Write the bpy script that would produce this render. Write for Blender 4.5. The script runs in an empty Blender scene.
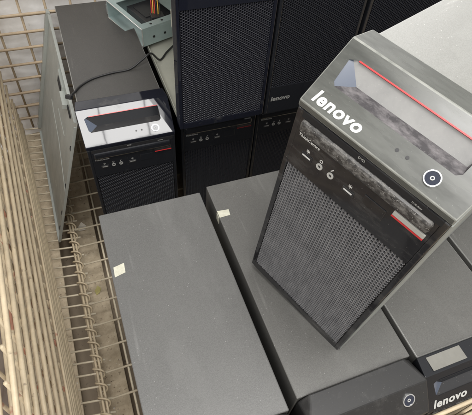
import bpy, bmesh, math, random
from mathutils import Vector, Matrix
random.seed(7)
SC = bpy.context.scene
COL = SC.collection
W, HB, SY, H = 0.175, 0.322, 0.0636, 0.3644     # tower width, height of the front face, run of the slanted bezel, full height
DEPTH = 0.485
SL = math.hypot(SY, H - HB)

# ---------------------------------------------------------------- materials
def nt(name):
    m = bpy.data.materials.new(name); m.use_nodes = True
    t = m.node_tree
    return m, t, t.nodes['Principled BSDF']

def node(t, typ, **kw):
    n = t.nodes.new(typ)
    for k, v in kw.items():
        if k in n.inputs: n.inputs[k].default_value = v
        else: setattr(n, k, v)
    return n

def noise(t, scale, detail=4, rough=0.6, stretch=None):
    tc = node(t, 'ShaderNodeTexCoord')
    n = node(t, 'ShaderNodeTexNoise', Scale=scale, Detail=detail, Roughness=rough)
    if stretch:
        mp = node(t, 'ShaderNodeMapping'); mp.inputs['Scale'].default_value = stretch
        t.links.new(tc.outputs['Object'], mp.inputs['Vector']); t.links.new(mp.outputs[0], n.inputs['Vector'])
    else:
        t.links.new(tc.outputs['Object'], n.inputs['Vector'])
    return n.outputs['Fac']

def ramp(t, src, a, b, lo=0.0, hi=1.0):
    r = node(t, 'ShaderNodeMapRange')
    r.inputs['From Min'].default_value = a; r.inputs['From Max'].default_value = b
    r.inputs['To Min'].default_value = lo; r.inputs['To Max'].default_value = hi
    t.links.new(src, r.inputs['Value'])
    return r.outputs[0]

def mixc(t, fac, A, B):
    m = node(t, 'ShaderNodeMix', data_type='RGBA')
    if isinstance(fac, (int, float)): m.inputs[0].default_value = fac
    else: t.links.new(fac, m.inputs[0])
    for i, c in ((6, A), (7, B)):
        if isinstance(c, tuple): m.inputs[i].default_value = (*c, 1)
        else: t.links.new(c, m.inputs[i])
    return m.outputs[2]

def maxv(t, a, b):
    m = node(t, 'ShaderNodeMath', operation='MAXIMUM'); t.links.new(a, m.inputs[0]); t.links.new(b, m.inputs[1])
    return m.outputs[0]

def bump(t, p, src, strength, dist=0.001):
    b = node(t, 'ShaderNodeBump', Strength=strength, Distance=dist)
    t.links.new(src, b.inputs['Height']); t.links.new(b.outputs[0], p.inputs['Normal'])

def plain(name, base, rough=0.5, metal=0.0):
    m, t, p = nt(name)
    p.inputs['Base Color'].default_value = (*base, 1); p.inputs['Roughness'].default_value = rough; p.inputs['Metallic'].default_value = metal
    return m

def dusty(name, base, dust, rough, dust_lo, dust_hi, speck=0.7, film=0.0, cloud=9.0, spec=0.5, stretch=None, top=0.75, wave=0.0):
    """plastic with clouds of settled dust, a thin even film and small specks"""
    m, t, p = nt(name)
    cl = ramp(t, noise(t, cloud, 6, 0.68, stretch), dust_lo, dust_hi, film, top)
    sp = ramp(t, noise(t, 620, 2, 0.5), speck, speck + 0.06, 0, .8)
    f = maxv(t, cl, sp)
    t.links.new(mixc(t, f, base, dust), p.inputs['Base Color'])
    t.links.new(ramp(t, f, 0, 0.8, rough, 0.75), p.inputs['Roughness'])
    p.inputs['Specular IOR Level'].default_value = spec
    if wave: bump(t, p, noise(t, 16, 2, 0.5), wave, 0.004)
    return m

def paint(name, base, rough, speck_col, wear=0.08):
    """powder-coated sheet: fine grain, faint blotches, pale dust specks and short scratches"""
    m, t, p = nt(name)
    blot = ramp(t, noise(t, 7, 6, 0.6), 0.3, 0.7)
    b2 = tuple(c * (1 - wear) for c in base); b3 = tuple(c * (1 + wear) for c in base)
    c = mixc(t, blot, b2, b3)
    grain = ramp(t, noise(t, 900, 2, 0.5), 0.35, 0.65)
    c = mixc(t, grain, c, mixc(t, 0.35, c, speck_col))
    tc = node(t, 'ShaderNodeTexCoord')
    v = node(t, 'ShaderNodeTexVoronoi', Scale=165.0); t.links.new(tc.outputs['Object'], v.inputs['Vector'])
    vs = ramp(t, v.outputs['Distance'], 0.04, 0.10, 0.75, 0)
    keep = ramp(t, noise(t, 33, 2, 0.5), 0.43, 0.52)
    mm = node(t, 'ShaderNodeMath', operation='MULTIPLY'); t.links.new(vs, mm.inputs[0]); t.links.new(keep, mm.inputs[1])
    c = mixc(t, mm.outputs[0], c, tuple(min(1, x * 1.7 + .05) for x in speck_col))
    scr = ramp(t, noise(t, 60, 3, 0.5, (1, 0.06, 1)), 0.67, 0.73, 0, 0.25)
    c = mixc(t, scr, c, tuple(min(1, x * 1.5) for x in speck_col))
    smear = ramp(t, noise(t, 4.5, 5, 0.7, (1.6, 0.5, 1)), 0.48, 0.74, 0, 0.32)
    c = mixc(t, smear, c, tuple(x * 1.25 for x in speck_col))
    rub = ramp(t, noise(t, 11, 6, 0.72, (0.7, 1.3, 1)), 0.60, 0.72, 0, 0.30)
    c = mixc(t, rub, c, tuple(x * 0.6 for x in base))
    t.links.new(c, p.inputs['Base Color'])
    t.links.new(ramp(t, smear, 0, .5, rough - 0.06, rough + 0.10), p.inputs['Roughness'])
    bump(t, p, noise(t, 1300, 2, 0.5), 0.18, 0.0004)
    return m

M = {}
M['paint_grey'] = paint('grey_powder_coat', (0.087, 0.086, 0.083), 0.44, (0.155, 0.154, 0.149))
M['paint_warm'] = paint('warm_grey_powder_coat', (0.087, 0.085, 0.080), 0.44, (0.153, 0.151, 0.143))
M['paint_edge'] = paint('rubbed_edge_paint', (0.16, 0.158, 0.15), 0.35, (0.3, 0.3, 0.29), 0.25)
M['paint_dark'] = paint('charcoal_powder_coat', (0.042, 0.040, 0.038), 0.55, (0.078, 0.075, 0.07))
M['paint_sheen'] = paint('sheen_pale_powder_coat', (0.200, 0.200, 0.187), 0.44, (0.31, 0.31, 0.295), 0.05)  # grazing sheen on the case top put into a paler base colour
M['gloss'] = dusty('black_gloss_plastic', (0.010, 0.011, 0.014), (0.16, 0.155, 0.14), 0.10, 0.62, 0.95, 0.74, 0.015)
M['gloss_clean'] = dusty('polished_black_plastic', (0.009, 0.010, 0.016), (0.16, 0.155, 0.14), 0.04, 0.58, 1.1, 0.76, 0.0, 20, 0.52, None, .75, .035)
M['gloss_dusty'] = dusty('dust_filmed_gloss_plastic', (0.018, 0.019, 0.018), (0.26, 0.268, 0.24), 0.06, 0.40, 0.85, 0.72, 0.13, 26, 0.6, (.22, 1, 1), .42, .05)
M['matt'] = dusty('black_textured_plastic', (0.014, 0.014, 0.016), (0.15, 0.145, 0.13), 0.42, 0.5, 0.95, 0.70, 0.03)
M['matt_dusty'] = dusty('dusty_textured_plastic', (0.013, 0.013, 0.0135), (0.14, 0.134, 0.128), 0.42, 0.55, 1.2, 0.70, 0.06, 40, .4)
M['thick_dust'] = dusty('thick_dust_on_plastic', (0.016, 0.015, 0.015), (0.25, 0.24, 0.225), 0.35, 0.44, 0.74, 0.62, 0.06, 190, 0.5, (.6, 1, 1))
M['recess_dust_sheen'] = dusty('dust_and_painted_sheen_in_recess', (0.19, 0.19, 0.19), (0.33, 0.325, 0.315), 0.35, 0.3, 0.7, 0.64, 0.2, 25)  # reflected light on the upper slope put into the grey base, under dust
M['pale_edge'] = dusty('rubbed_plastic_edge', (0.16, 0.165, 0.15), (0.36, 0.36, 0.33), 0.2, 0.4, 0.8, 0.7, 0.1, 40)
M['slot_end'] = plain('painted_reflection_plastic', (0.085, 0.10, 0.135), 0.2)  # blue-grey is sky reflection painted into the colour of the slot's end
M['recess_grime'] = dusty('dark_grime_in_recess', (0.030, 0.027, 0.030), (0.21, 0.195, 0.20), 0.5, 0.42, 0.72, 0.68, 0.03, 130, 0.5, (.5, 1, 1))
M['mesh'] = dusty('black_perforated_plastic', (0.009, 0.010, 0.0145), (0.16, 0.155, 0.15), 0.42, 0.62, 1.05, 0.73, 0.02, 16, .3)
M['mesh_blue'] = dusty('worn_perforated_plastic', (0.013, 0.014, 0.021), (0.14, 0.14, 0.145), 0.36, 0.55, 1.05, 0.73, 0.03, 7)
M['mesh_dusty'] = dusty('dusty_perforated_plastic', (0.055, 0.055, 0.060), (0.33, 0.325, 0.33), 0.34, 0.30, 1.25, 0.71, 0.14, 90, 0.5, (1, 1, .35))
M['black'] = plain('dark_inside', (0.006, 0.006, 0.007), 0.7)
M['slot'] = plain('port_opening', (0.02, 0.02, 0.022), 0.4)
M['white'] = plain('white_print', (0.60, 0.60, 0.58), 0.5)
M['dim_print'] = plain('faded_print', (0.24, 0.24, 0.23), 0.5)
M['grey_print'] = plain('grey_print', (0.42, 0.42, 0.40), 0.5)
M['red'] = plain('red_plastic', (0.48, 0.030, 0.032), 0.35)
M['red_dim'] = plain('dark_red_plastic', (0.16, 0.014, 0.018), 0.3)
M['lens'] = plain('smoky_button_lens', (0.022, 0.026, 0.042), 0.12)
M['chrome'] = plain('chrome_ring', (0.85, 0.86, 0.86), 0.18, 0.9)
M['front_dusty'] = dusty('dusty_gloss_front', (0.010, 0.010, 0.012), (0.20, 0.195, 0.185), 0.06, 0.50, 0.95, 0.70, 0.03, 40, 0.6, (.3, 1, 1), .5, .04)
M['sticker'] = dusty('cream_paper_sticker', (0.50, 0.49, 0.40), (0.36, 0.34, 0.27), 0.7, 0.4, 0.75, 0.70, 0.0, 120)
M['flange_sheen'] = dusty('painted_flange_sheen', (0.19, 0.185, 0.165), (0.13, 0.125, 0.11), 0.45, 0.4, 0.8, 0.72, 0.1, 40)
M['silver_label'] = dusty('silver_label', (0.40, 0.40, 0.37), (0.3, 0.29, 0.26), 0.4, 0.45, 0.8, 0.7, 0.1, 30)

def steel_mat(name, base, metal, rough, stain):
    m, t, p = nt(name)
    a = ramp(t, noise(t, 14, 6, 0.65), 0.35, 0.75)
    c = mixc(t, a, base, tuple(x * stain for x in base))
    c = mixc(t, ramp(t, noise(t, 90, 3, 0.6, (1, .15, 1)), 0.66, 0.74, 0, .5), c, tuple(min(1, x * 1.5) for x in base))
    t.links.new(c, p.inputs['Base Color']); p.inputs['Metallic'].default_value = metal
    t.links.new(ramp(t, a, 0, 1, rough, rough + .2), p.inputs['Roughness'])
    return m
M['zinc'] = steel_mat('zinc_plated_sheet', (0.40, 0.42, 0.395), 0.4, 0.36, 0.80)
M['zinc_blue'] = steel_mat('blue_white_zinc_sheet', (0.37, 0.46, 0.455), 0.5, 0.34, 0.75)
M['zinc_dull'] = steel_mat('dull_zinc_floor', (0.44, 0.44, 0.38), 0.3, 0.45, 0.8)

def wire_mat(name, base, rustiness):
    m, t, p = nt(name)
    a = ramp(t, noise(t, 30, 5, 0.7), 0.35, 0.75)
    c = mixc(t, a, base, tuple(x * 0.72 for x in base))
    r = ramp(t, noise(t, 22, 4, 0.6), rustiness, rustiness + 0.06, 0, 0.9)
    c = mixc(t, r, c, (0.30, 0.125, 0.08))
    d = ramp(t, noise(t, 75, 4, 0.6), 0.64, 0.72, 0, 0.7)
    c = mixc(t, d, c, (0.16, 0.12, 0.08))
    t.links.new(c, p.inputs['Base Color']); p.inputs['Roughness'].default_value = 0.5
    bump(t, p, noise(t, 260, 3, 0.6), 0.3, 0.0006)
    return m
M['wire'] = wire_mat('cream_coated_wire', (0.52, 0.43, 0.295), 0.72)
M['wire_rust'] = wire_mat('rusting_cream_wire', (0.52, 0.43, 0.295), 0.57)
M['wire_tan'] = wire_mat('tan_coated_wire', (0.46, 0.365, 0.255), 0.68)
M['wire_dull'] = wire_mat('dirty_cream_wire', (0.60, 0.53, 0.40), 0.74)

def board_mat():
    m, t, p = nt('dusty_plywood')
    c = mixc(t, ramp(t, noise(t, 34, 8, 0.72), 0.32, 0.66), (0.50, 0.42, 0.305), (0.31, 0.255, 0.175))
    c = mixc(t, ramp(t, noise(t, 160, 3, 0.6), 0.63, 0.7, 0, .8), c, (0.13, 0.095, 0.06))
    c = mixc(t, ramp(t, noise(t, 220, 3, 0.6), 0.68, 0.73, 0, .8), c, (0.6, 0.55, 0.45))
    t.links.new(c, p.inputs['Base Color']); p.inputs['Roughness'].default_value = 0.85
    bump(t, p, noise(t, 120, 4, 0.6), 0.4, 0.001)
    return m
M['board'] = board_mat()

def sheet_mat(a=(0.92, 0.92, 0.92), b=(0.82, 0.81, 0.79)):
    m, t, p = nt('plastic_sheeting')
    c = mixc(t, ramp(t, noise(t, 9, 5, 0.65), 0.45, 0.75), a, b)
    c = mixc(t, ramp(t, noise(t, 26, 4, 0.65), 0.66, 0.74, 0, .4), c, (0.45, 0.43, 0.40))
    t.links.new(c, p.inputs['Base Color']); p.inputs['Roughness'].default_value = 0.4
    bump(t, p, noise(t, 10, 4, 0.6), 0.25, 0.02)
    return m
M['sheet'] = sheet_mat()
M['sheet_pink'] = sheet_mat((0.72, 0.62, 0.56), (0.55, 0.42, 0.37))

def ground_mat():
    m, t, p = nt('dirty_concrete')
    c = mixc(t, ramp(t, noise(t, 5, 7, 0.65), 0.3, 0.75), (0.34, 0.275, 0.20), (0.22, 0.175, 0.125))
    c = mixc(t, ramp(t, noise(t, 120, 3, 0.6), 0.62, 0.7, 0, .7), c, (0.1, 0.08, 0.06))
    t.links.new(c, p.inputs['Base Color']); p.inputs['Roughness'].default_value = 0.85
    return m
M['ground'] = ground_mat()
M['cable'] = plain('black_cable_rubber', (0.012, 0.012, 0.013), 0.45)
M['wire_red'] = plain('red_wire_insulation', (0.5, 0.03, 0.02), 0.4)
M['wire_yellow'] = plain('yellow_wire_insulation', (0.7, 0.42, 0.04), 0.4)
M['paper'] = plain('torn_paper', (0.62, 0.58, 0.5), 0.8)
M['leaf'] = plain('dry_yellow_leaf', (0.36, 0.32, 0.12), 0.7)

# ---------------------------------------------------------------- geometry helpers
def finish(bm, name, mat, parent=None, smooth=False, loc=None):
    me = bpy.data.meshes.new(name)
    bmesh.ops.remove_doubles(bm, verts=bm.verts, dist=1e-6)
    bmesh.ops.recalc_face_normals(bm, faces=bm.faces)
    bm.to_mesh(me); bm.free()
    mats = mat if isinstance(mat, list) else [mat]
    for mm in mats: me.materials.append(mm)
    if smooth:
        for p in me.polygons: p.use_smooth = True
    o = bpy.data.objects.new(name, me); COL.objects.link(o)
    if parent: o.parent = parent
    if loc: o.location = loc
    return o

def box(bm, x0, x1, y0, y1, z0, z1, bev=0.0, mi=0):
    vs = [bm.verts.new(p) for p in ((x0,y0,z0),(x1,y0,z0),(x1,y1,z0),(x0,y1,z0),(x0,y0,z1),(x1,y0,z1),(x1,y1,z1),(x0,y1,z1))]
    fs = [bm.faces.new([vs[i] for i in f]) for f in ((3,2,1,0),(4,5,6,7),(0,1,5,4),(1,2,6,5),(2,3,7,6),(3,0,4,7))]
    for f in fs: f.material_index = mi
    if bev:
        es = list({e for f in fs for e in f.edges})
        r = bmesh.ops.bevel(bm, geom=es, offset=bev, segments=2, affect='EDGES', profile=0.5)
        for f in r['faces']: f.material_index = mi
    return vs

def prism(bm, prof, x0, x1, bev=0.0):
    """profile of (y, z) points swept along x"""
    a = [bm.verts.new((x0, y, z)) for y, z in prof]; b = [bm.verts.new((x1, y, z)) for y, z in prof]
    fs = [bm.faces.new(a), bm.faces.new(b[::-1])]
    n = len(prof)
    for i in range(n): fs.append(bm.faces.new((a[i], b[i], b[(i+1) % n], a[(i+1) % n])))
    if bev:
        bmesh.ops.recalc_face_normals(bm, faces=fs)
        bmesh.ops.bevel(bm, geom=list({e for f in fs for e in f.edges}), offset=bev, segments=2, affect='EDGES', profile=0.5)

def tube(bm, pts, r, seg=7, cap=True):
    pts = [Vector(p) for p in pts]; rings = []
    up = Vector((0, 0, 1))
    prev = None
    for i, p in enumerate(pts):
        d = (pts[min(i+1, len(pts)-1)] - pts[max(i-1, 0)]).normalized()
        if prev is None:
            a = d.cross(up) if abs(d.z) < 0.9 else d.cross(Vector((1, 0, 0)))
        else:
            a = prev - d * prev.dot(d)
        a.normalize(); prev = a
        b = d.cross(a)
        rings.append([bm.verts.new(p + (a * math.cos(t) + b * math.sin(t)) * r) for t in (2*math.pi*k/seg for k in range(seg))])
    for i in range(len(rings) - 1):
        for k in range(seg):
            bm.faces.new((rings[i][k], rings[i][(k+1) % seg], rings[i+1][(k+1) % seg], rings[i+1][k]))
    if cap:
        bm.faces.new(rings[0][::-1]); bm.faces.new(rings[-1])

def disc(bm, c, ax, ay, r, n, h=0.0, r_in=0.0, seg=28):
    """round button or ring standing h proud of the plane through c spanned by ax, ay"""
    c = Vector(c)
    def ring(rr, hh): return [bm.verts.new(c + (ax * math.cos(2*math.pi*k/seg) + ay * math.sin(2*math.pi*k/seg)) * rr + n * hh) for k in range(seg)]
    o0, o1 = ring(r, 0), ring(r, h)
    for k in range(seg): bm.faces.new((o0[k], o0[(k+1) % seg], o1[(k+1) % seg], o1[k]))
    if r_in:
        i1, i0 = ring(r_in, h), ring(r_in, 0)
        for k in range(seg):
            bm.faces.new((o1[k], o1[(k+1) % seg], i1[(k+1) % seg], i1[k])); bm.faces.new((i1[k], i1[(k+1) % seg], i0[(k+1) % seg], i0[k]))
    else:
        bm.faces.new(o1)

def spline(pts, n=8):
    P = [Vector(p) for p in pts]; P = [2*P[0]-P[1]] + P + [2*P[-1]-P[-2]]; out = []
    for i in range(1, len(P) - 2):
        for k in range(n):
            t = k / n; a, b, c, d = P[i-1], P[i], P[i+1], P[i+2]
            out.append(0.5 * ((2*b) + (c-a)*t + (2*a-5*b+4*c-d)*t*t + (3*b-a-3*c+d)*t**3))
    out.append(P[-2]); return out

def text_mesh(body, width, bold, shear, name):
    cu = bpy.data.curves.new(name, 'FONT'); cu.body = body; cu.size = 1; cu.offset = bold; cu.shear = shear; cu.extrude = 0.004
    cu.space_character = 1.0 + bold * 2.2; cu.resolution_u = 4
    tmp = bpy.data.objects.new(name, cu); COL.objects.link(tmp)
    dg = bpy.context.evaluated_depsgraph_get(); dg.update()
    me = bpy.data.meshes.new_from_object(tmp.evaluated_get(dg))
    bpy.data.objects.remove(tmp); bpy.data.curves.remove(cu)
    xs = [v.co.x for v in me.vertices]; x0 = min(xs); s = width / (max(xs) - x0)
    for v in me.vertices: v.co = Vector(((v.co.x - x0) * s, v.co.y * s, v.co.z * 0.05))
    me.name = name
    return me

def place(me, name, mat, parent, origin, ax, ay, ystretch=1.0):
    """lay a flat mesh on a face: its x along ax, its y along ay"""
    n = ax.cross(ay); c = me.copy()
    for v in c.vertices: v.co = Vector(origin) + ax * v.co.x + ay * v.co.y * ystretch + n * (v.co.z + 0.0004)
    c.materials.clear(); c.materials.append(mat)
    o = bpy.data.objects.new(name, c); COL.objects.link(o); o.parent = parent
    return o

def thing(name, label, cat, loc=(0, 0, 0), group=None):
    o = bpy.data.objects.new(name, None); COL.objects.link(o); o.location = loc; o.empty_display_size = 0.05
    o['label'] = label; o['category'] = cat
    if group: o['group'] = group
    return o

def tag(o, label, cat, group=None):
    o['label'] = label; o['category'] = cat
    if group: o['group'] = group
    return o

X, Y, Z = Vector((1, 0, 0)), Vector((0, 1, 0)), Vector((0, 0, 1))
SA = Vector((0, SY, H - HB)).normalized()        # up the slanted bezel
SN = X.cross(SA)                                  # out of the slanted bezel
KS = 1.0
def set_profile(run, drop):
    global SY, HB, SL, SA, SN, KS
    SY, HB = run, H - drop; SL = math.hypot(run, drop); KS = SL / 0.0762
    SA = Vector((0, run, drop)).normalized(); SN = X.cross(SA)
def sp(x, s, h=0.0): return X * x + Vector((0, 0, HB)) + SA * (s * KS) + SN * h

LOGO = text_mesh('lenovo', 1.0, 0.034, 0.14, 'logo')
THINK = text_mesh('ThinkCentre', 1.0, 0.028, 0.05, 'model_print')

# ---------------------------------------------------------------- perforated front grille (shared mesh)
def grille_mesh(z0, z1, x0=0.006, x1=W - 0.006):
    bm = bmesh.new()
    a = 0.004 / 1.5; vp = a * math.sqrt(3)
    kx, kz = 0.60, 0.90; dep = 0.0026
    nx = int((x1 - x0) / 0.004); nz = int((z1 - z0) / vp)
    off_x = (x0 + x1) / 2 - (nx - 1) * 0.002
    for i in range(nx):
        for j in range(nz - (i % 2)):
            cx = off_x + i * 0.004; cz = z0 + vp * (0.5 + j + 0.5 * (i % 2))
            O = []; I = []; D = []
            for q in range(6):
                t = q * math.pi / 3; c, s = math.cos(t), math.sin(t)
                O.append(bm.verts.new((cx + a * c, 0, cz + a * s)))
                I.append(bm.verts.new((cx + a * kx * c, 0.0004, cz + a * kz * s)))
                D.append(bm.verts.new((cx + a * kx * c, dep, cz + a * kz * s)))
            for q in range(6):
                r = (q + 1) % 6
                bm.faces.new((O[q], O[r], I[r], I[q])); bm.faces.new((I[q], I[r], D[r], D[q]))
    bmesh.ops.remove_doubles(bm, verts=bm.verts, dist=1e-5)
    me = bpy.data.meshes.new('grille'); bm.to_mesh(me); bm.free()
    return me
GM_LOW = grille_mesh(0.010, 0.243)
GM_HIGH = grille_mesh(0.060, 0.325)

# ---------------------------------------------------------------- the tower with a slanted bezel
def slant_bezel(root, mat, edge=None):
    """gloss cap: front lip, slanted face with a sunken slot, flat flange on top; the slot is a real hollow"""
    bm = bmesh.new()
    x0, x1, fl = -0.004, W + 0.004, 0.026
    rx0, rx1, s0, s1 = 0.010, 0.1545, 0.0285, 0.0605
    V = lambda x, s, h=0.0: bm.verts.new(sp(x, s, h))
    o = [V(x0 + .003, 0), V(x1 - .003, 0), V(x1, .0762), V(x0, .0762)]
    # rim of the slot: rounded corners, left end raked
    rim_pts = [(rx0 + .007, s0), (rx1 - .004, s0), (rx1, s0 + .004), (rx1, s1 - .003), (rx1 - .003, s1), (rx0 + .006, s1), (rx0 - .0005, s1 - .004), (rx0 + .003, s0 + .004)]
    rim = [V(*p) for p in rim_pts]
    F = bm.faces.new
    F((o[0], o[1], rim[1], rim[0])); F((o[1], rim[2], rim[1])); F((o[1], o[2], rim[3], rim[2])); F((o[2], rim[4], rim[3]))
    F((o[2], o[3], rim[5], rim[4])); F((o[3], rim[6], rim[5])); F((o[3], o[0], rim[7], rim[6])); F((o[0], rim[0], rim[7]))
    # flange and back, lip, sides, underside
    T = Vector((0, SY, H))
    tb = [bm.verts.new((x1 - .004, SY + fl, H + .001)), bm.verts.new((x0 + .004, SY + fl, H + .001))]
    F((o[3], o[2], tb[0], tb[1]))
    db = [bm.verts.new((x1 - .004, SY + fl, H - .03)), bm.verts.new((x0 + .004, SY + fl, H - .03))]
    F((tb[1], tb[0], db[0], db[1]))
    lip = [bm.verts.new((x0 + .003, 0.0005, HB - .008)), bm.verts.new((x1 - .003, 0.0005, HB - .008))]
    F((lip[0], lip[1], o[1], o[0]))
    bk = [bm.verts.new((x0 + .003, SY + fl, HB - .008)), bm.verts.new((x1 - .003, SY + fl, HB - .008))]
    F((lip[1], lip[0], bk[0], bk[1])); F((bk[0], db[1], db[0], bk[1]))
    F((o[0], o[3], tb[1], db[1], bk[0], lip[0])); F((o[2], o[1], lip[1], bk[1], db[0], tb[0]))
    bmesh.ops.recalc_face_normals(bm, faces=bm.faces)
    es = [e for e in bm.edges if len(e.link_faces) == 2 and e.calc_face_angle(0) > 0.25]
    rb = bmesh.ops.bevel(bm, geom=es, offset=0.0013, segments=2, affect='EDGES', profile=0.5)
    if edge:
        for f in rb['faces']: f.material_index = 1
    bz = finish(bm, 'bezel', [mat, edge] if edge else mat, root)
    return bz, rim_pts

def slot_parts(bz, rim_pts, up_mat, low_mat, red):
    # hollow behind the rim: long upper slope, short lower slope, end faces
    deep_s, dp = 0.0425, 0.0085
    bm = bmesh.new()
    V = lambda x, s, h=0.0: bm.verts.new(sp(x, s, h))
    xa, xb = 0.0085, 0.1560
    t0, t1 = V(xa, .0625, -.0006), V(xb, .0625, -.0006)
    d0, d1 = V(xa + .022, deep_s, -dp), V(xb - .004, deep_s, -dp)
    bm.faces.new((t0, t1, d1, d0))
    b0, b1 = V(xa + .004, .0265, -.0006), V(xb, .0265, -.0006)
    f = bm.faces.new((b1, b0, d0, d1)); f.material_index = 1
    f = bm.faces.new((t1, b1, d1)); f.material_index = 1
    f = bm.faces.new((b0, t0, d0)); f.material_index = 2
    finish(bm, 'recess', [up_mat, low_mat, M['slot_end']], bz)
    bm = bmesh.new()
    for a, b in ((0.0185, 0.1545),):
        vs = [V2 for V2 in (bm.verts.new(sp(a, .0597, .0006)), bm.verts.new(sp(b, .0597, .0006)), bm.verts.new(sp(b, .0611, .0006)), bm.verts.new(sp(a, .0611, .0006)))]
        low = [bm.verts.new(v.co - SN * .0012) for v in vs]
        bm.faces.new(vs)
        for i in range(4): bm.faces.new((vs[i], vs[(i+1) % 4], low[(i+1) % 4], low[i]))
    finish(bm, 'stripe', red, bz)

def power_button(bz, c, ax, ay, n, r=0.0066):
    bm = bmesh.new(); disc(bm, c, ax, ay, r, n, 0.0012)
    b = finish(bm, 'power_button', M['lens'], bz)
    bm = bmesh.new(); disc(bm, c, ax, ay, r * 1.13, n, 0.0018, r * 0.96)
    finish(bm, 'ring', M['chrome'], b)
    bm = bmesh.new(); disc(bm, Vector(c) + n * .0013, ax, ay, r * .3, n, 0.0003, r * .16, 16)
    finish(bm, 'power_mark', M['grey_print'], b)

def case_part(root, mat, y0=0.0905, top=H - .004, x0=0.0035, x1=W - 0.0035, depth=DEPTH):
    bm = bmesh.new(); vs = box(bm, x0, x1, y0, depth, 0.0, top)
    bmesh.ops.recalc_face_normals(bm, faces=bm.faces)
    rb = bmesh.ops.bevel(bm, geom=bm.edges[:], offset=0.0016, segments=3, affect='EDGES', profile=0.5)
    for f in rb['faces']: f.material_index = 1
    return finish(bm, 'case', [mat, M['paint_edge']], root)

def open_case(root, mat):
    """case with its left side panel taken off: floor, right wall, back, top, drive shelf, all folded sheet"""
    bm = bmesh.new(); t = .0012
    box(bm, .0035, W - .0035, .026, DEPTH, 0, t * 2)
    box(bm, W - .0035 - t, W - .0035, .0905, DEPTH, .0026, H - .006); box(bm, W - .0035 - t, W - .0035, .026, .0903, .0026, HB - .02)
    box(bm, .0035, W - .005, DEPTH - t, DEPTH, .0026, H - .006)
    box(bm, .0035, W - .0035, .0905, DEPTH, H - .0055, H - .004)
    box(bm, .0035, .0048, .026, DEPTH - .002, .0024, .0125)      # upturned lip along the floor
    box(bm, .0035, .0048, .0905, DEPTH - .002, H - .016, H - .0056)
    box(bm, .0052, W - .006, .026, .028, .003, HB - .012); box(bm, .0037, .0049, .0262, .040, .013, HB - .012)          # front wall of the chassis
    box(bm, .0040, .0049, .0405, .047, .09, .12); box(bm, .0040, .0049, .0405, .047, .19, .22)
    return finish(bm, 'chassis', mat, root)

def front_block(root, mat, z_lo, z_hi, gm, gmat, band, run=.09, thin=False):
    """moulded front: frame round the grille and a band of drive bay and ports above it"""
    bm = bmesh.new()
    fx = 0.0065
    box(bm, 0, fx, 0, run, 0, band[1], .0012); box(bm, W - fx, W, 0, run, 0, band[1], .0012)
    d = .0250 if thin else .045
    box(bm, fx, W - fx, 0.0, d, 0, z_lo + .0025)
    box(bm, fx, W - fx, 0.0, d, band[0], band[1])
    box(bm, fx, W - fx, 0.006, d - .0005, z_lo + .0025, band[0])
    fr = finish(bm, 'front_frame', mat, root)
    g = bpy.data.objects.new('grille', gm.copy() if gm.materials else gm); g.data.materials.clear(); g.data.materials.append(gmat)
    COL.objects.link(g); g.parent = root; g.location = (0, .0008, 0)
    return fr

def port(root, x0, x1, z, mat_lip):
    bm = bmesh.new(); box(bm, x0, x1, -.0008, .001, z - .0032, z + .0032, .0003)
    box(bm, x0 + .0012, x1 - .0012, -.0011, .0, z - .0019, z + .0019, 0, 1)
    box(bm, x0 + .002, x1 - .002, -.0014, -.0009, z - .0004, z + .0013, 0, 2)
    finish(bm, 'port', [M['matt'], M['slot'], mat_lip], root)

def jack(root, x, z, mat):
    bm = bmesh.new(); disc(bm, (x, 0.0, z), X, Z, .0038, -Y, .001, .0019)
    finish(bm, 'audio_jack', mat, root)

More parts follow.
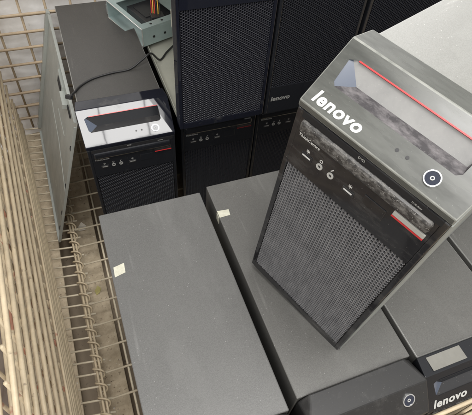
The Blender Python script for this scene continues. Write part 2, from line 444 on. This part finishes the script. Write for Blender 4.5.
def make_slant(name, label, case_mat, gloss, frame_mat, gmat, bar_mat, up, low, red, logo=True, opened=False, printed=True, group='computer towers in the cage'):
    root = thing(name, label, 'computer tower', group=group)
    back = DEPTH - .0636 + SY - (.009 if KS < 1 else 0)
    if opened: open_case(root, case_mat)
    else: case_part(root, case_mat, y0=SY + .0268, depth=back)
    front_block(root, frame_mat, .010, .243, GM_LOW, gmat, (.240, HB - .0085), .0255 if opened else SY + .0262, opened)
    # drive bay: dark slit under the bezel, then a rounded cover bar
    bm = bmesh.new(); box(bm, .008, W - .005, -.0006, .004, .3062, .3133); finish(bm, 'drive_slot', M['black'], root)
    bm = bmesh.new(); box(bm, .010, .165, -.0045, .008, .2905, .3055, .0035); finish(bm, 'drive_cover', bar_mat, root)
    bm = bmesh.new(); box(bm, .131, .1655, -.0016, .001, .2815, .2872, .0006); 
    lb = finish(bm, 'badge', M['silver_label'] if frame_mat == M['front_dusty'] else M['matt_dusty'], root)
    bm = bmesh.new(); box(bm, .131, .1655, -.0021, .0, .2800, .2814); finish(bm, 'stripe', red, lb)
    ink = M['white'] if frame_mat == M['front_dusty'] else M['dim_print']
    for x in (.0205, .0765): port(root, x, x + .0145, .2655, ink)
    for x in (.0452, .0600): jack(root, x, .2665, M['grey_print'] if ink == M['white'] else ink)
    bm = bmesh.new(); box(bm, .1, .126, -.0008, .001, .262, .2785, .0005); finish(bm, 'card_slot_cover', frame_mat, root)
    for x in (.0275, .0838):                                    # three-pronged port signs
        bm = bmesh.new()
        for dx, z0, z1 in ((0, .2705, .2755), (-.0016, .2725, .2745), (.0016, .2725, .2745)): box(bm, x + dx - .0003, x + dx + .0003, -.0003, .0002, z0, z1)
        box(bm, x - .0019, x + .0019, -.00025, .0002, .2719, .2725)
        finish(bm, 'port_sign', ink, root)
    bm = bmesh.new(); disc(bm, (.0452, 0, .2738), X, Z, .0020, -Y, .0003, .0014, 16); finish(bm, 'port_sign', ink, root)
    bm = bmesh.new(); tube(bm, [(.0588, 0, .2722), (.0612, 0, .2756)], .0006, 5); finish(bm, 'port_sign', ink, root)
    if printed:
        place(THINK_S, 'model_lettering', ink, root, (.0108, -.0002, .2845), X, Z)
        place(DVD_S, 'drive_lettering', M['grey_print'], root, (.139, -.0008, .3082), X, Z)
        place(SLOT_S, 'drive_lettering', M['grey_print'], root, (.078, -.0008, .3100), X, Z)
    bz, rim = slant_bezel(root, gloss, M['pale_edge'] if gloss == M['gloss_dusty'] else None)
    slot_parts(bz, rim, up, low, red)
    power_button(bz, sp(.139, .0152), X, SA, SN)
    for x in (.101, .112):
        bm = bmesh.new(); disc(bm, sp(x, .0165), X, SA, .0018, SN, .0003, 0, 12); finish(bm, 'indicator', M['matt'], bz)
    if logo: place(LOGO_S, 'logo', M['white'] if KS == 1.0 or KS > .95 else M['grey_print'], bz, sp(.0085, .0062), X, SA, .92)
    return root

def scaled(me, w):
    c = me.copy()
    for v in c.vertices: v.co = Vector((v.co.x * w, v.co.y * w, v.co.z * .02))
    return c
LOGO_S, THINK_S = scaled(LOGO, .057), scaled(THINK, .028)
DVD_S = scaled(text_mesh('DVD/RW', 1.0, .01, 0, 'drive_print'), .0105)
SLOT_S = scaled(text_mesh('DVD', 1.0, .01, 0, 'drive_print'), .0075)

ZF = -0.3446                                     # top of the cage floor
# --- row at the back, standing on the cage floor
a1 = make_slant('computer_tower', 'charcoal-topped tower with mirror-bright sloping bezel, beside the leaning steel panel', M['paint_dark'], M['gloss_clean'], M['gloss'], M['mesh'], M['gloss'],
                M['gloss'], M['matt'], M['red'], logo=False)
a1.location = (0, 0, -HB)
a2 = make_slant('computer_tower', 'black-fronted tower directly under the open tower with the drive cage', M['paint_dark'], M['gloss_clean'], M['gloss'], M['mesh'], M['gloss'], M['gloss'], M['matt'], M['red_dim'])
a2.location = (.199, .044, ZF)
a3 = make_slant('computer_tower', 'black-fronted tower half hidden behind the tilted bezel, under the lettered mesh tower', M['paint_dark'], M['gloss_clean'], M['gloss'], M['mesh'], M['gloss'], M['gloss'], M['matt'], M['red_dim'])
a3.location = (.379, .048, ZF)
a4 = make_slant('computer_tower', 'tower wholly behind the big dusty tower, under the last mesh front', M['paint_dark'], M['gloss_clean'], M['gloss'], M['mesh'], M['gloss'], M['gloss'], M['matt'], M['red_dim'], printed=False)
a4.location = (.559, .048, ZF)

# --- towers stacked on that row
zs = ZF + H + .0012
s1 = make_slant('computer_tower', 'open tower with its side panel off, steel floor showing, wide black mesh front', M['zinc_dull'], M['gloss_clean'], M['gloss_clean'], M['mesh_blue'], M['gloss'], M['gloss'], M['matt'], M['red_dim'], opened=True)
s1.location = (.1815, -.0205, zs)

def make_flat(label, case_mat):
    """flat-fronted tower: tall mesh, dark strip with the maker's name below it"""
    root = thing('computer_tower', label, 'computer tower', group='computer towers in the cage')
    case_part(root, case_mat, top=H)
    front_block(root, M['gloss'], .060, .325, GM_HIGH, M['mesh'], (.3225, H))
    place(LOGO_F, 'logo', M['dim_print'], root, (.010, -.0003, .030), X, Z)
    bm = bmesh.new(); box(bm, .012, .16, -.003, .002, .335, .352, .001); finish(bm, 'drive_cover', M['gloss'], root)
    return root
LOGO_F = scaled(LOGO, .042)
s2 = make_flat('mesh-fronted tower with a small maker\'s name low on it', M['paint_dark'])
s2.location = (.3605, -.0205, zs)
s3 = make_flat('mesh-fronted tower at the end of the stacked row, past the narrow gap', M['paint_dark'])
s3.location = (.5420, -.0215, zs)

# --- near row
set_profile(.036, .050)
ZB = .0198
b_root = []
def near(label, x, mats, logo=True, bezel='slant'):
    if bezel == 'slant':
        r = make_slant('computer_tower', label, *mats, logo=logo)
    else:
        r = make_ring(label, mats[0])
    r.location = (x, -.6245 if bezel == 'slant' else -.640, ZB - H + .004)
    return r

def make_ring(label, case_mat):
    """older tower: deep black cap with bevelled ends, front sloping at 45 degrees, round ringed button"""
    root = thing('computer_tower', label, 'computer tower', group='computer towers in the cage')
    bm = bmesh.new(); box(bm, .0005, W - .0005, .0840, DEPTH - .021, 0, H - .004, .0014); finish(bm, 'case', case_mat, root)
    bm = bmesh.new()
    T, F = H + .003, H - .036
    pts = {}
    def v(x, y, z): return bm.verts.new((x, y, z))
    b = [v(.0165, .083, T), v(W - .0165, .083, T)]
    f = [v(.001, .048, T), v(W - .0005, .048, T)]
    g = [v(.001, .0165, F), v(W - .0005, .0165, F)]
    h = [v(.001, .0165, 0), v(W - .0005, .0165, 0)]
    k = [v(.0015, .083, 0), v(W - .0015, .083, 0)]
    kt = [v(.0015, .0825, H - .012), v(W - .0015, .0825, H - .012)]
    Fc = bm.faces.new
    Fc((b[0], b[1], f[1], f[0])); Fc((f[0], f[1], g[1], g[0])); Fc((g[0], g[1], h[1], h[0])); Fc((h[0], h[1], k[1], k[0]))
    Fc((k[0], k[1], kt[1], kt[0])); Fc((kt[0], kt[1], b[1], b[0]))
    Fc((b[0], f[0], kt[0])); Fc((f[0], g[0], h[0], k[0], kt[0])); Fc((b[1], kt[1], f[1])); Fc((f[1], kt[1], k[1], h[1], g[1]))
    bmesh.ops.recalc_face_normals(bm, faces=bm.faces)
    bmesh.ops.bevel(bm, geom=[e for e in bm.edges if e.calc_face_angle(0) > .3], offset=.002, segments=2, affect='EDGES', profile=.5)
    bz = finish(bm, 'bezel', M['matt_dusty'], root)
    ay = Vector((0, .0315, .039)).normalized(); n = X.cross(ay)
    c = Vector((.1425, .048, T)) - ay * .019
    power_button(bz, c, X, ay, n, .0082)
    bm = bmesh.new()
    for i in range(4):
        q = Vector((.06, .048, T)) - ay * .03 + X * (.009 * i)
        disc(bm, q, X, ay, .0028, n, .0006, 0, 10)
    finish(bm, 'indicator', M['silver_label'], bz)
    return root

b1 = near('grey-topped tower nearest the wire side, a cream sticker on its left edge', -.0045, (M['paint_grey'],), bezel='ring')
b1.location.y -= .009
b2 = near('grey tower with matt black cap and round ringed button, under the big dusty tower', .1843, (M['paint_warm'],), bezel='ring')
b3 = near('grey tower with dark sloping bezel at the corner, next to the ringed-button tower', .3628, (M['paint_warm'], M['gloss'], M['matt'], M['mesh'], M['thick_dust'], M['gloss'], M['matt'], M['gloss']))
b4 = near('grey tower at the edge of the near row, beyond the thin dark gap', .5390, (M['paint_warm'], M['gloss'], M['matt'], M['mesh'], M['thick_dust'], M['gloss'], M['matt'], M['red_dim']))

def sticker(root, pts, z):
    bm = bmesh.new(); inv = root.location
    top = [bm.verts.new(Vector((x, y, z + .0006)) - inv) for x, y in pts]; lo = [bm.verts.new(v.co - Z * .0005) for v in top]
    bm.faces.new(top)
    for i in range(len(pts)): bm.faces.new((top[i], top[(i+1) % len(pts)], lo[(i+1) % len(pts)], lo[i]))
    return finish(bm, 'sticker', M['sticker'], root)
sticker(b1, [(.0, -.3085), (.0165, -.3045), (.0175, -.2875), (.001, -.291)], ZB)
st = sticker(b2, [(.1853, -.249), (.204, -.2485), (.2055, -.2365), (.1853, -.2345)], ZB)
bm = bmesh.new(); box(bm, -.0001, .0004, .392, .404, H - .022, H - .0055); fold = finish(bm, 'folded_end', M['sticker'], st)
# pale reflection on the corner tower's flange, built as a flat coloured strip
bm = bmesh.new(); box(bm, .012, .068, SY + .003, SY + .022, H + .0008, H + .0016); finish(bm, 'label', M['flange_sheen'], b3)

set_profile(.0636, .0424)
# --- the big dusty tower standing askew on the near row
c1 = make_slant('computer_tower', 'big dusty tower standing askew on the others, white lettering on its bezel', M['paint_sheen'], M['gloss_dusty'], M['front_dusty'], M['mesh_dusty'], M['thick_dust'],
                M['recess_dust_sheen'], M['recess_grime'], M['red'])
R = (Matrix.Rotation(-1.1873, 4, 'Z') @ Matrix.Rotation(-.003, 4, 'X') @ Matrix.Rotation(.0764, 4, 'Y'))
c1.matrix_world = Matrix.Translation((.200, -.3540, .0322)) @ R
# bare steel edge of its right side panel
bm = bmesh.new(); box(bm, W - .0034, W - .0022, .0910, DEPTH - .004, .004, H - .006); box(bm, W + .0003, W + .0016, .004, .0905, .003, HB - .012)
finish(bm, 'side_panel', M['zinc'], c1)

# --- batten under the first tower
bm = bmesh.new(); box(bm, .004, .170, .06, .10, ZF + .0005, -HB - .0002); box(bm, .004, .170, .38, .42, ZF + .0005, -HB - .0002)
bm.free()
bm = bmesh.new(); box(bm, .006, .170, .05, .45, ZF + .0005, -HB - .0004, .001)
tag(finish(bm, 'wooden_board', M['board'], None), 'thin wooden board under the charcoal-topped tower', 'board')

# ---------------------------------------------------------------- loose things
# side panel leaning on the first tower
Bm, L = Vector((-.118, .057, ZF + .003)), Vector((-.125, .520, ZF + .003))
UP = Vector((.113, .004, .356))
pn = thing('steel_side_panel', 'bare steel computer side panel leaning between the cage wire and a charcoal-topped tower', 'panel', Bm)
e1 = (L - Bm); ll = e1.length; e1n = e1.normalized(); hh = UP.length; upn = (UP - e1n * UP.dot(e1n)).normalized(); pnn = upn.cross(e1n)
if pnn.x > 0: pnn = -pnn
def P(a, b, h=0): return e1n * a + upn * b + pnn * h
def slab(bm, a0, a1, b0, b1, h0, h1, mi=0):
    vs = [bm.verts.new(P(a, b, h)) for h in (h0, h1) for a, b in ((a0, b0), (a1, b0), (a1, b1), (a0, b1))]
    for f in ((0,1,2,3),(7,6,5,4),(0,1,5,4),(1,2,6,5),(2,3,7,6),(3,0,4,7)):
        bm.faces.new([vs[i] for i in f]).material_index = mi
bm = bmesh.new()
slab(bm, 0, ll, 0, hh, -.0006, .0006)
finish(bm, 'sheet', M['zinc'], pn)
bm = bmesh.new()
slab(bm, ll - .022, ll, .004, hh, .0007, .0085); slab(bm, .0, .0022, .0, hh - .01, .0007, .0055); slab(bm, .004, ll - .03, hh - .0022, hh, .0007, .006); slab(bm, .004, ll - .03, .0, .0022, .0007, .006)
finish(bm, 'flange', M['zinc'], pn)
for b in (.10, .19, .045, .30):
    bm = bmesh.new(); slab(bm, .0023, .010, b, b + .008, .0007, .0062); finish(bm, 'notch', M['black'], pn)
bm = bmesh.new()
slab(bm, .15, .22, hh - .045, hh - .02, .0007, .007); slab(bm, .10, .15, hh - .040, hh - .030, .0007, .012); slab(bm, .22, .235, hh - .055, hh - .012, .0007, .005)
lt = finish(bm, 'latch', M['zinc'], pn)
bm = bmesh.new(); slab(bm, .16, .205, hh - .04, hh - .026, .0072, .0085); finish(bm, 'catch', M['black'], lt)
bm = bmesh.new(); slab(bm, .06, .10, hh - .034, hh - .028, .0008, .003); finish(bm, 'catch', M['black'], lt)
bm = bmesh.new()
tube(bm, [P(.02, .16, .001), P(.15, .20, .001), P(.3, .215, .001)], .0008, 5); tube(bm, [P(.1, .26, .001), P(.2, .26, .001)], .0007, 5)
finish(bm, 'crease', M['zinc'], pn)

# drive cage lying in the mouth of the open tower
dc = thing('drive_cage', 'zinc steel drive cage lying in the mouth of the open tower', 'drive cage', (.1215, .400, .0385), group=None)
bm = bmesh.new(); t = .0012; w, dp, h = .152, .13, .043
def cb(*a): box(bm, *a)
box(bm, 0, w, 0, dp, 0, t); 
box(bm, 0, t, 0, dp, t, h); box(bm, w - t, w, 0, dp, t, h)
# top: rails round an opening
box(bm, t, w - t, 0, .012, h - t, h); box(bm, t, w - t, dp - .03, dp, h - t, h); box(bm, t, .022, .012, dp - .03, h - t, h); box(bm, w - .02, w - t, .012, dp - .03, h - t, h)
box(bm, t, w - t, dp - t, dp, t, h - t)
box(bm, -.006, 0, .0, t, .008, h - .012)
shell = finish(bm, 'shell', M['zinc_blue'], dc)
bm = bmesh.new()
for a in (((0,0,h),(w,0,h)), ((0,0,0),(w,0,0)), ((0,0,0),(0,0,h)), ((w,0,0),(w,0,h))): tube(bm, a, .0012, 6)
finish(bm, 'rolled_edge', M['chrome'], dc)
bm = bmesh.new()
for yy in (.03, .06, .095):
    disc(bm, (w + .0001, yy, .017), Y, Z, .003, X, .0006, 0, 12); disc(bm, (w - .01, yy, h), X, Y, .003, Z, .0005, 0, 12)
for k in range(4): disc(bm, (.012, .03 + .022 * k, h), X, Y, .0028, Z, .0005, 0, 12)
finish(bm, 'screw_hole', M['black'], dc)
bm = bmesh.new(); box(bm, .02, w - .02, .04, dp - .004, .004, .026, .001); box(bm, .035, .09, .05, .08, .0262, .028); finish(bm, 'drive', M['slot'], dc)
dc.rotation_euler = (0, math.radians(1), math.radians(-69.9))
# bundle of supply wires over it
wb = thing('wire_bundle', 'red, yellow and black supply wires hanging over the drive cage', 'wires')
for k, (nm, mm) in enumerate((('red_wire', 'wire_red'), ('yellow_wire', 'wire_yellow'), ('red_wire', 'wire_red'), ('black_wire', 'cable'), ('yellow_wire', 'wire_yellow'), ('black_wire', 'cable'))):
    bm = bmesh.new(); q = .0034 * k
    tube(bm, spline([(.212 + q, .325 - q * .6, zs + .052), (.214 + q, .332 - q * .6, zs + .070), (.219 + q, .35, zs + .10), (.232 + q, .38, zs + .17), (.26 + q, .40, zs + .26), (.30, .42, zs + .33)], 6), .0012, 7)
    finish(bm, nm, M[mm], wb, True)
bm = bmesh.new(); box(bm, .208, .238, .305, .330, zs + .044, zs + .056, .001); finish(bm, 'plug', M['slot'], wb)

# black cable over the first tower
bm = bmesh.new()
zt = H - HB - .004 + .0022
tube(bm, spline([(-.004, .108, zt + .006), (.004, .122, zt + .002), (.018, .142, zt), (.045, .160, zt), (.085, .170, zt), (.125, .174, zt), (.155, .185, zt + .010), (.178, .196, zt + .016), (.20, .212, zs + .006), (.222, .235, zs + .008), (.25, .26, zs + .012), (.28, .29, zs + .02)], 8), .0022, 8)
cbl = finish(bm, 'cable', M['cable'], None, True); tag(cbl, 'thin black cable trailing across the charcoal tower top into the open tower', 'cable')
bm = bmesh.new(); box(bm, -.010, .0, -.006, .006, -.004, .004, .001)
pl = finish(bm, 'plug', M['cable'], cbl); pl.location = (-.005, .104, zt + .006); pl.rotation_euler = (0, .5, .9)

# ---------------------------------------------------------------- wire cage
cage = thing('wire_cage', 'folding cream-coated wire mesh cage holding the computers', 'wire cage', (0, 0, ZF))
def wall_x(y): return -.148 - .050 * y
def rel(p): return (p[0], p[1], p[2] - ZF)
# back: uprights and paired level wires
bm = bmesh.new()
yb = .520
for i in range(-3, 16):
    x = -.022 + .062 * i
    tube(bm, [rel((x, yb, ZF)), rel((x + .006, yb + .003, .30))], .0032, 7)
for k in range(16):
    z = .012 - .045 * (k - 5) 
    if z < ZF: continue
    j = random.uniform(-.002, .002)
    tube(bm, [rel((-.20, yb - .0066, z + j)), rel((.95, yb - .0066, z + j * .4))], .0036, 7)
    tube(bm, [rel((-.20, yb + .0102, z - .010 + j)), rel((.95, yb + .0102, z - .011))], .0034, 7)
finish(bm, 'back_mesh', M['wire_tan'], cage, True)
# side: two folded layers of level wires tied by short uprights
def side_layer(off, levels, r, name, mat, vp):
    bm = bmesh.new()
    for z in levels:
        pts = [rel((wall_x(y) + off + random.uniform(-.0009, .0009), y, z + random.uniform(-.0012, .0012))) for y in (-.63, -.4, -.1, .2, .515)]
        tube(bm, pts, r, 8)
    o = finish(bm, name, mat, cage, True)
    bm = bmesh.new(); y = -.62; z0, z1 = levels[0] - .006, levels[-1] + .006
    while y < .51:
        k = random.uniform(-.004, .004)
        tube(bm, [rel((wall_x(y) + off - r - .0026, y, z0)), rel((wall_x(y) + off - r - .0026, y + k, z1))], .0027, 7); y += vp
    finish(bm, 'uprights', M['wire_rust'], o, True)
side_levels = [ZF + .004 + .0185 * k for k in range(7)]
side_layer(0, side_levels, .0027, 'side_mesh', M['wire'], .045)
side_layer(-.003, [ZF + .160 + .046 * k for k in range(7)], .0037, 'side_mesh', M['wire'], .042)
side_layer(-.034, [ZF + .19 + .048 * k for k in range(6)], .0030, 'side_mesh', M['wire_rust'], .045)
# floor: long wires and cross wires, closer set on the wall side of the hinge
bm = bmesh.new()
def coil_x(y): return -.0865 - .012 * y
for x in (-.024, .02, .07, .12, .17, .22, .28, .34, .40, .46, .52, .58, .64, .70): tube(bm, [rel((x, -.70, ZF - .006)), rel((x, .515, ZF - .006))], .0026, 6)
y = -.69
while y < .51:
    tube(bm, [rel((coil_x(y) - .004, y, ZF - .001)), rel((.80, y + .004, ZF - .001))], .0024, 6); y += .0555
y = -.69
while y < .51:
    tube(bm, [rel((wall_x(y) + .003, y + .010, ZF - .001)), rel((coil_x(y) + .017, y, ZF - .001))], .0023, 6); y += .0278
finish(bm, 'floor_mesh', M['wire_dull'], cage, True)
# hinge: two rods in a long coil
bm = bmesh.new()
for dx in (-.0036, .0036): tube(bm, [rel((coil_x(y) + dx, y, ZF + .0035)) for y in (-.70, -.3, .1, .4)], .0027, 7)
n = 36 * 16
pts = []
for i in range(n + 1):
    y = -.70 + 1.1 * i / n; a = 2 * math.pi * i / 16
    pts.append(rel((coil_x(y) + .0105 * math.cos(a), y, ZF + .004 + .0095 * math.sin(a))))
tube(bm, pts, .0021, 6)
finish(bm, 'hinge_coil', M['wire'], cage, True)
# near side: low gate rail in front of the near row
bm = bmesh.new()
for z in (-.0295, -.105, -.16, -.205, -.25, -.295): tube(bm, [rel((-.13, -.6300, z)), rel((.95, -.6300, z))], .0030, 8)
for i in range(20): tube(bm, [rel((-.11 + .055 * i, -.6356, ZF)), rel((-.11 + .055 * i, -.6356, -.028))], .0026, 7)
finish(bm, 'gate_mesh', M['wire'], cage, True)

bm = bmesh.new(); box(bm, .10, .85, -.672, -.6395, -.092, -.066, .0015)
tag(finish(bm, 'wooden_batten', M['board']), 'tan wooden batten along the gate wires below the corner tower', 'batten')
# boards under the cage floor
pal = thing('pallet', 'dusty wooden pallet under the wire cage floor', 'pallet', (0, 0, -.44))
for x0, x1 in ((-.235, -.133), (-.1005, -.036), (.02, .12), (.16, .26), (.30, .40), (.44, .54), (.58, .68)):
    bm = bmesh.new(); box(bm, x0, x1, -.78, .60, .016, .034, .002); o = finish(bm, 'plank', M['board'], pal); o.location = (0, 0, 0)
for y in (-.76, .5):
    bm = bmesh.new(); box(bm, -.235, .68, y, y + .07, -.06, .0155, .002); finish(bm, 'bearer', M['board'], pal)
bm = bmesh.new(); v = [bm.verts.new(p) for p in ((-6, -6, -.502), (6, -6, -.502), (6, 6, -.502), (-6, 6, -.502))]; bm.faces.new(v)
g = finish(bm, 'floor', M['ground']); g['kind'] = 'structure'

# white sheeting behind the cage
bm = bmesh.new(); nx, nz = 60, 34
gr = [[bm.verts.new((-.7 + 2.0 * i / nx, .565 + .010 * math.sin(i * .9 + j * .25) * math.sin(j * .5 + i * .2) + .006 * random.random(), -.48 + 1.1 * j / nz)) for j in range(nz + 1)] for i in range(nx + 1)]
for i in range(nx):
    for j in range(nz): bm.faces.new((gr[i][j], gr[i+1][j], gr[i+1][j+1], gr[i][j+1]))
bmesh.ops.solidify(bm, geom=bm.faces[:], thickness=.003)
tag(finish(bm, 'plastic_sheet', M['sheet'], None, True), 'crumpled white plastic sheeting behind the cage back', 'plastic sheet')

bm = bmesh.new(); ny = 44
gr = [[bm.verts.new((-.290 + .010 * math.sin(i * .8 + j * .3) * math.sin(j * .6) + .005 * random.random(), -1.0 + 1.5 * i / ny, -.48 + .62 * j / 20)) for j in range(21)] for i in range(ny + 1)]
for i in range(ny):
    for j in range(20): bm.faces.new((gr[i][j], gr[i+1][j], gr[i+1][j+1], gr[i][j+1]))
bmesh.ops.solidify(bm, geom=bm.faces[:], thickness=.003)
tag(finish(bm, 'plastic_sheet', M['sheet_pink'], None, True), 'pinkish white sheeting glimpsed between the side wires of the cage', 'plastic sheet')
# litter on the boards
bm = bmesh.new()
vs = [bm.verts.new(p) for p in ((0, 0, .001), (.019, -.005, .006), (.022, .013, .0015), (.012, .022, .010), (.002, .015, .001))]
bm.faces.new(vs); bmesh.ops.solidify(bm, geom=bm.faces[:], thickness=.0005)
pp = finish(bm, 'paper_scrap', M['paper'], None); pp.location = (-.078, .128, -.4055); tag(pp, 'torn scrap of pale paper on the boards below the leaning steel panel', 'paper scrap')
bm = bmesh.new()
vs = [bm.verts.new(p) for p in ((0, 0, .001), (.009, .004, .004), (.013, .016, .002), (.006, .024, .005), (-.003, .012, .003))]
bm.faces.new(vs); bmesh.ops.solidify(bm, geom=bm.faces[:], thickness=.0005)
lf = finish(bm, 'leaf', M['leaf'], None); lf.location = (-.063, -.082, -.4050); tag(lf, 'small dry yellow leaf on the boards beside the hinge coil', 'leaf')

rnd = random.Random(3); bm = bmesh.new()
for k in range(150):
    x = rnd.uniform(-.1, -.038) if k % 3 else rnd.uniform(-.18, -.136); y = rnd.uniform(-.45, .3); q = rnd.uniform(.0008, .0028); a = rnd.uniform(0, 6.28)
    c0 = Vector((x, y, -.4058)); vs = [bm.verts.new(c0 + Vector((math.cos(a + t) * q * rnd.uniform(.5, 1.3), math.sin(a + t) * q * rnd.uniform(.4, 1), 0))) for t in (0, 1.3, 2.6, 3.9, 5.1)]
    top = bm.verts.new(c0 + Vector((0, 0, q * .8)))
    for i in range(5): bm.faces.new((vs[i], vs[(i+1) % 5], top))
    f = bm.faces.new(vs[::-1])
    m_i = rnd.choice((0, 0, 1))
    for f in [f for v in vs for f in v.link_faces]: f.material_index = m_i
dirt = finish(bm, 'dirt', [M['ground'], M['paper']]); dirt['kind'] = 'stuff'; dirt['label'] = 'crumbs of dirt scattered on the boards under the wires'; dirt['category'] = 'dirt'

# ---------------------------------------------------------------- light
def area(name, loc, target, sx, sy, power, col=(1, 1, 1)):
    d = bpy.data.lights.new(name, 'AREA'); d.shape = 'RECTANGLE'; d.size = sx; d.size_y = sy; d.energy = power; d.color = col
    o = bpy.data.objects.new(name, d); COL.objects.link(o); o.location = loc
    o.rotation_euler = (Vector(target) - Vector(loc)).to_track_quat('-Z', 'Y').to_euler()
    return o
# roof light overhead, divided into panes
cx, cy, cz = .40, -.75, 2.6
for i in range(4):
    for j in range(3):
        x = cx + (i - 1.5) * .34 + (.05 if j == 1 else -.02); y = cy + (j - 1) * .36
        area('roof_light_pane', (x, y, cz), (x, y, 0), .328, .350, 5.9, (1, .985, .96))
# far window to the back right
area('far_window', (2.6, 3.0, 1.95), (.2, 0, 0), 2.4, 1.6, 60, (1, .99, .97))
area('front_fill_light', (-1.1, -2.6, 2.5), (0, .2, -.1), 2.0, 1.6, 75, (1, .985, .95))  # unseen lamp added to brighten the back sheet, wires and dusty tower's front
wd = bpy.data.worlds.new('World'); SC.world = wd; wd.use_nodes = True
bg = wd.node_tree.nodes['Background']; bg.inputs[0].default_value = (1.0, .98, .95, 1); bg.inputs[1].default_value = .75

# ---------------------------------------------------------------- camera
cam = bpy.data.cameras.new('camera'); co = bpy.data.objects.new('camera', cam); COL.objects.link(co)
cam.sensor_width = 36; cam.lens = 449.65 / 472 * 36; cam.clip_start = .01; cam.clip_end = 60
co.matrix_world = Matrix.Translation((.0164, -.6772, .6163)) @ (Matrix.Rotation(-.4307, 4, 'Z') @ Matrix.Rotation(.683, 4, 'X') @ Matrix.Rotation(.1005, 4, 'Z'))
SC.camera = co
SC.view_settings.view_transform = 'Standard'; SC.view_settings.look = 'None'
SC.view_settings.exposure = 0.0; SC.view_settings.gamma = 1.0
